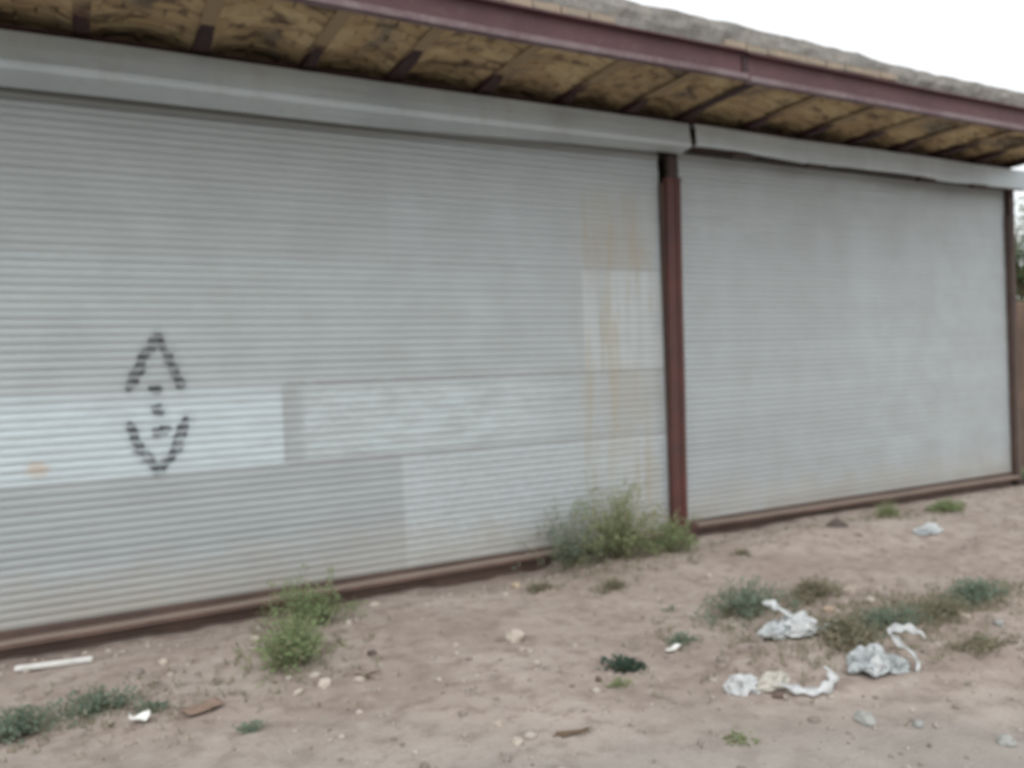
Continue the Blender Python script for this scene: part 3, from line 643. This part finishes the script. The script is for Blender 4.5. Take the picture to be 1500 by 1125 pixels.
# ------------------------------------------------------------------ litter
def crumple(name, rx, ry, rz, seed, mat, parent, loc, sub=4, amp=0.5):
    bm = bmesh.new(); bmesh.ops.create_icosphere(bm, subdivisions=sub, radius=1)
    for v in bm.verts:
        c = v.co.copy(); o = Vector((seed*3.7, seed*1.3, 0)); r = 1 + amp*(1-2*abs(noise.noise(c*1.5+o))) - amp*0.5 + 0.35*amp*(1-2*abs(noise.noise(c*3.8+o)))
        e_ = noise.noise(Vector((c.x*2.2, c.y*2.2, seed*2.0)))*0.5; v.co = Vector((c.x*r*rx*1.25*(1+e_), c.y*r*ry*1.2*(1-e_*0.6), max(-0.2, c.z)*(r+0.9*e_)*rz*0.72))
    me = bpy.data.meshes.new(name); bm.to_mesh(me); bm.free(); o = link(name, me, mat, parent); o.location = loc; return o
def strap(name, pts, wd, mat, parent, th=0.004, twist=0.6):
    V, F_ = [], []; pts = [Vector(p) for p in pts]; fine = []
    for i in range(len(pts)-1):
        p0, p1, p2, p3 = pts[max(i-1, 0)], pts[i], pts[i+1], pts[min(i+2, len(pts)-1)]
        for s in range(6):
            t = s/6; fine.append(0.5*((2*p1)+(p2-p0)*t+(2*p0-5*p1+4*p2-p3)*t*t+(3*p1-p0-3*p2+p3)*t**3))
    fine.append(pts[-1])
    for i, p in enumerate(fine):
        d = (fine[min(i+1, len(fine)-1)]-fine[max(i-1, 0)]).normalized(); s = d.cross(Vector((0.2, -0.5, 0.6))).normalized(); n_ = s.cross(d); a = twist*math.sin(i*0.5); s2 = s*math.cos(a)+n_*math.sin(a); n2 = n_*math.cos(a)-s*math.sin(a)
        w_ = wd*(0.8+0.35*math.sin(i*0.9+1))/2
        V += [p-s2*w_-n2*th, p+s2*w_-n2*th, p+s2*w_+n2*th, p-s2*w_+n2*th]
    for i in range(len(fine)-1):
        for j in range(4): q = 4*i; F_.append((q+j, q+(j+1) % 4, q+4+(j+1) % 4, q+4+j))
    e = 4*(len(fine)-1); F_ += [(3, 2, 1, 0), (e, e+1, e+2, e+3)]
    return link(name, mesh(name, V, F_, True), mat, parent)
G3 = lambda x, y, dz=0.0: (x, y, gh(x, y)+dz)
GRP = 'plastic bags littering the dirt'
def cr(r, z, d=0.0): return (r*0.883+d*0.469, -r*0.469+d*0.883, z)      # along the row of litter / up / back
b1 = empty('plastic_bag', G3(-1.30, -2.50)); tag(b1, 'crumpled white plastic bag in front of the dark bluish weeds', 'bag', GRP)
crumple('bag_body', 0.075, 0.065, 0.085, 1, MT['bag'], b1, cr(0.03, 0.035)); crumple('bag_fold', 0.065, 0.05, 0.06, 2, MT['bag2'], b1, cr(-0.09, 0.02))
strap('bag_handle', [cr(0.05, 0.07), cr(-0.01, 0.105), cr(-0.07, 0.15), cr(-0.115, 0.18), cr(-0.13, 0.16)], 0.065, MT['bag'], b1, 0.004, 0.25)
strap('bag_tail', [cr(0.07, 0.07), cr(0.12, 0.04), cr(0.17, 0.02), cr(0.23, 0.04, 0.02), cr(0.27, 0.05, 0.03)], 0.05, MT['bag2'], b1, 0.004, 0.3)
b2 = empty('plastic_bag', G3(-1.30, -3.08)); tag(b2, 'torn grey-white plastic bag with a pale strap arching over it', 'bag', GRP)
crumple('bag_body', 0.07, 0.06, 0.10, 3, MT['bag2'], b2, cr(-0.075, 0.04)); crumple('bag_fold', 0.055, 0.05, 0.06, 4, MT['bag2'], b2, cr(0.05, 0.02, 0.03))
strap('bag_flap', [cr(-0.04, 0.12, -0.02), cr(-0.06, 0.09, -0.06), cr(-0.075, 0.04, -0.08), cr(-0.085, 0.01, -0.09)], 0.06, MT['bag'], b2)
strap('bag_strap', [cr(0.165, 0.005), cr(0.15, 0.07), cr(0.095, 0.125), cr(0.04, 0.175), cr(0.035, 0.205), cr(0.08, 0.215), cr(0.14, 0.205), cr(0.19, 0.18)], 0.062, MT['bag'], b2, 0.003, 0.2)
b3 = empty('plastic_bag', G3(-1.90, -3.0)); tag(b3, 'long torn white bag trailing a curled strip, nearest of the bags', 'bag', GRP)
crumple('bag_body', 0.06, 0.05, 0.065, 5, MT['bag'], b3, cr(-0.17, 0.025, 0.03)); crumple('bag_fold', 0.06, 0.035, 0.06, 6, MT['cream'], b3, cr(-0.03, 0.03, 0.05))
strap('bag_strip', [cr(-0.03, 0.05, 0.03), cr(0.04, 0.03), cr(0.10, 0.018, -0.02), cr(0.165, 0.02, -0.02), cr(0.225, 0.035, 0.01), cr(0.255, 0.06, 0.06), cr(0.245, 0.075, 0.10)], 0.05, MT['bag'], b3, 0.005, 0.3)
b4 = empty('plastic_bag', G3(1.56, -1.30)); tag(b4, 'small flat white bag on the dirt before the right shutter', 'bag', GRP)
crumple('bag_body', 0.10, 0.06, 0.045, 7, MT['bag2'], b4, (0, 0, 0.012)); crumple('bag_fold', 0.05, 0.04, 0.06, 8, MT['bag'], b4, (0.06, 0.02, 0.02))

def lath():
    a, b = Vector(G3(-5.06, -0.47)), Vector(G3(-4.68, -0.585)); L = (b-a).length
    bm = bmesh.new(); box_bm(bm, -L/2, L/2, -0.016, 0.016, 0.0, 0.02); bmesh.ops.bevel(bm, geom=bm.edges[:], offset=0.003, segments=2, affect='EDGES')
    me = bpy.data.meshes.new('lath'); bm.to_mesh(me); bm.free(); o = link('lath', me, MT['lath']); o.location = (a+b)/2+Vector((0, 0, 0.012)); o.rotation_euler = (0.25, -math.atan2(b.z-a.z, L), math.atan2(b.y-a.y, b.x-a.x)); return o
tag(lath(), 'white wooden lath lying on the dirt by the left shutter sill', 'stick')
def sheet(name, x, y, lx, ly, seed, mat, lift=0.02, rz=0.0):
    V, F_ = [], []; nx_, ny_ = 8, 6
    for t in (0.0, 0.003):
        for j in range(ny_+1):
            for i in range(nx_+1):
                u, v = (i/nx_-.5)*lx, (j/ny_-.5)*ly; e = 1+0.18*nz(i*0.6, j*0.6, seed)
                V.append((u*e, v*e, 0.008+lift*abs(nz(u*14, v*14, seed))+lift*0.6*(abs(2*i/nx_-1)**3)+t))
    k = (nx_+1)*(ny_+1); q = lambda i, j, l: l*k+j*(nx_+1)+i
    for j in range(ny_):
        for i in range(nx_): F_.append((q(i, j, 1), q(i+1, j, 1), q(i+1, j+1, 1), q(i, j+1, 1))); F_.append((q(i, j+1, 0), q(i+1, j+1, 0), q(i+1, j, 0), q(i, j, 0)))
    for i in range(nx_): F_.append((q(i, 0, 0), q(i+1, 0, 0), q(i+1, 0, 1), q(i, 0, 1))); F_.append((q(i+1, ny_, 0), q(i, ny_, 0), q(i, ny_, 1), q(i+1, ny_, 1)))
    for j in range(ny_): F_.append((q(0, j+1, 0), q(0, j, 0), q(0, j, 1), q(0, j+1, 1))); F_.append((q(nx_, j, 0), q(nx_, j+1, 0), q(nx_, j+1, 1), q(nx_, j, 1)))
    o = link(name, mesh(name, V, F_, True), mat); o.location = G3(x, y, 0.004); o.rotation_euler = (0, 0, rz); return o
tag(sheet('paper_scrap', -4.51, -1.74, 0.085, 0.07, 3, MT['paper'], 0.03), 'bright white crumpled paper scrap in the lower left weeds', 'paper')
tag(sheet('paper_scrap', -1.94, -2.27, 0.12, 0.035, 9, MT['paper'], 0.012, 0.35), 'narrow white scrap lying right of the lone dark green plant', 'paper')
tag(sheet('card_piece', -4.25, -1.72, 0.17, 0.10, 5, MT['card'], 0.02, 0.25), 'flat reddish-brown piece of card on the dirt at lower left', 'card')

def twigs(x, y, rz, label, n_=3, L=0.16):
    rnd = random.Random(int(x*100)); V, F_ = [], []
    for k in range(n_):
        p = Vector((rnd.gauss(0, .015), rnd.gauss(0, .015), 0.008)); d = Vector((1, rnd.gauss(0, .25), rnd.gauss(0.02, .05))).normalized(); pts = [p-d*L/2]
        for s in range(5): d = (d+Vector((rnd.gauss(0, .12), rnd.gauss(0, .15), 0))).normalized(); pts.append(pts[-1]+d*L/5)
        tube(V, F_, pts, [0.004, 0.006, 0.005, 0.005, 0.004, 0.002], 5)
    o = link('twig', mesh('twig', V, F_, True), MT['twig']); o.location = G3(x, y, 0.002); o.rotation_euler = (0, 0, rz); tag(o, label, 'twig')
twigs(-2.96, -2.86, 0.1, 'small dry brown twigs near the bottom edge of the dirt')
twigs(-3.45, -1.75, -0.2, 'short dark twig among the pale stones', 2, 0.14)

def stone_mesh(seed, sub=2):
    bm = bmesh.new(); bmesh.ops.create_icosphere(bm, subdivisions=sub, radius=1)
    for v in bm.verts:
        c = v.co.copy(); r = 0.8+0.35*noise.noise(c*1.1+Vector((seed*5.1, 0, seed)))+0.15*noise.noise(c*2.7+Vector((seed, seed*2, 0))); v.co = c*r
    me = bpy.data.meshes.new('stone'); bm.to_mesh(me); bm.free(); return me
ST = [
 (-3.68, -1.74, .045, 'pale', 'palest stone at the foot of the front green weed clump'), (-3.82, -1.79, .034, 'pale', 'pale stone left of the palest one by the front green clump'),
 (-3.52, -1.78, .03, 'pale', 'small pale stone right of the front green clump'), (-3.84, -0.86, .04, 'pale', 'pinkish pale stone left of the sill weed clump'),
 (-4.34, -0.89, .03, 'pale', 'pale stone between the lath and the sill weed clump'), (-3.00, -0.45, .04, 'pale', 'pale stone by the sill right of the tall weed clump'),
 (-2.04, -0.68, .042, 'tan', 'yellowish stone by the sill left of the wide bush'), (-2.56, -1.64, .065, 'pale', 'flat pale clod in the middle of the bare dirt'),
 (-0.79, -1.26, .032, 'pale', 'small pale stone between the red post and the bluish weeds'), (-0.31, -2.05, .06, 'pale', 'pale tan stone at the right end of the dark weeds'),
 (-0.78, -2.30, .045, 'tan', 'tan stone just right of the crumpled white bag'), (-1.83, -3.39, .06, 'grey', 'pale grey stone with a dark shadow below the bags'),
 (-1.52, -3.80, .045, 'grey', 'grey stone in the lower right corner'), (-3.17, -2.62, .026, 'pale', 'small whitish stone at bottom centre'),
 (-3.18, -2.82, .026, 'pale', 'whitish stone below the other one at bottom centre'), (-3.33, -1.42, .035, 'dark', 'dark clod right of the front green clump'),
 (0.98, -0.87, .085, 'dark', 'large dark reddish clod before the right shutter'), (-0.26, -2.80, .04, 'pale', 'pale stone in the dry weeds near the right edge'),
 (-0.22, -2.98, .045, 'grey', 'grey stone below the dry weeds near the right edge'), (-1.95, -3.02, .035, 'dark', 'dark clod under the long torn bag'),
 (-1.68, -3.53, .03, 'grey', 'small grey stone right of the pale grey one below the bags'), (-2.52, -2.42, .022, 'dark', 'small dark pebble left of the lone dark green plant'),
]
col_of = {}
for i, (x, y, r, m, lab) in enumerate(ST):
    me = stone_mesh(i+1); me.materials.append(MT[m]); o = link('stone', me); s = random.uniform(0.75, 1.0)
    o.scale = (r*random.uniform(.95, 1.25), r*s, r*random.uniform(.65, .85)); o.location = G3(x, y, r*0.2); o.rotation_euler = (0, 0, random.uniform(0, 6.28)); tag(o, lab, 'stone', 'loose stones on the forecourt')

# pebbles too many to count
proto = [stone_mesh(50+i, 1) for i in range(5)]; PV, PF = [], []
rnd = random.Random(77)
def scatter(nm, xr, yr, rmin, rmax, cl=None):
    for k in range(nm):
        x, y = rnd.uniform(*xr), rnd.uniform(*yr)
        if cl and noise.noise(Vector((x*1.3, y*1.3, 4))) < rnd.uniform(-0.45, 0.25): continue
        r = rmin+(rmax-rmin)*rnd.random()**4; me = rnd.choice(proto); base = len(PV); c, s = math.cos(rnd.uniform(0, 6.28)), math.sin(rnd.uniform(0, 6.28)); z = gh(x, y)+r*0.15; fz = rnd.uniform(.5, .8)
        for v in me.vertices: q = v.co; PV.append((x+r*(q.x*c-q.y*s), y+r*(q.x*s+q.y*c), z+r*q.z*fz))
        PF.extend(tuple(base+i for i in p.vertices) for p in me.polygons)
scatter(5200, (-6, 5.5), (-4.5, -0.15), 0.004, 0.024, True); scatter(1500, (-6, 2), (-4.5, -2.2), 0.004, 0.018); scatter(500, (-6, 5), (-0.5, -0.15), 0.005, 0.03); scatter(420, (-6, 3), (-4.5, -0.2), 0.014, 0.045, True)
pb = link('gravel', mesh('gravel', PV, PF, True), MT['pebble']); pb['kind'] = 'stuff'; pb['label'] = 'loose pebbles and crumbs of earth over the dirt'

# thin dry grass and seedlings too many to count
rnd = random.Random(31); CV, CF = [], []
def cover(n_, cx, cy, sx, sy, hh):
    for k in range(n_):
        x, y = rnd.gauss(cx, sx), rnd.gauss(cy, sy)
        if y > -0.14: continue
        z = gh(x, y)
        for b_ in range(rnd.randint(2, 6)):
            a = rnd.uniform(0, 6.28); L = hh*rnd.uniform(.4, 1.2); d = Vector((math.cos(a)*rnd.uniform(.2, 1.1), math.sin(a)*rnd.uniform(.2, 1.1), 1)).normalized(); p = Vector((x+rnd.gauss(0, .012), y+rnd.gauss(0, .012), z-0.003)); sd_ = Vector((-math.sin(a), math.cos(a), 0))*0.0028; m_ = p+d*L*0.6; t_ = p+d*L+Vector((0, 0, -0.2*L)); q = len(CV)
            CV.extend([p-sd_, p+sd_, m_+sd_, m_-sd_, t_]); CF.extend([(q, q+1, q+2, q+3), (q+3, q+2, q+4)])
cover(420, -0.7, -2.55, 0.65, 0.28, 0.05); cover(600, -0.45, -2.66, 0.6, 0.13, 0.06); cover(220, -4.7, -1.5, 0.35, 0.22, 0.05); cover(160, -1.1, -0.7, 0.6, 0.2, 0.06)
cover(140, -3.6, -1.1, 0.22, 0.4, 0.06); cover(140, 1.8, -0.6, 0.9, 0.2, 0.07); cover(110, -1.5, -2.2, 2.2, 1.2, 0.03); cover(120, -1.25, -2.15, 0.4, 0.2, 0.06)
cv = link('ground_cover', mesh('ground_cover', CV, CF), MT['dry']); cv['kind'] = 'stuff'; cv['label'] = 'thin dry grass scattered between the weeds'
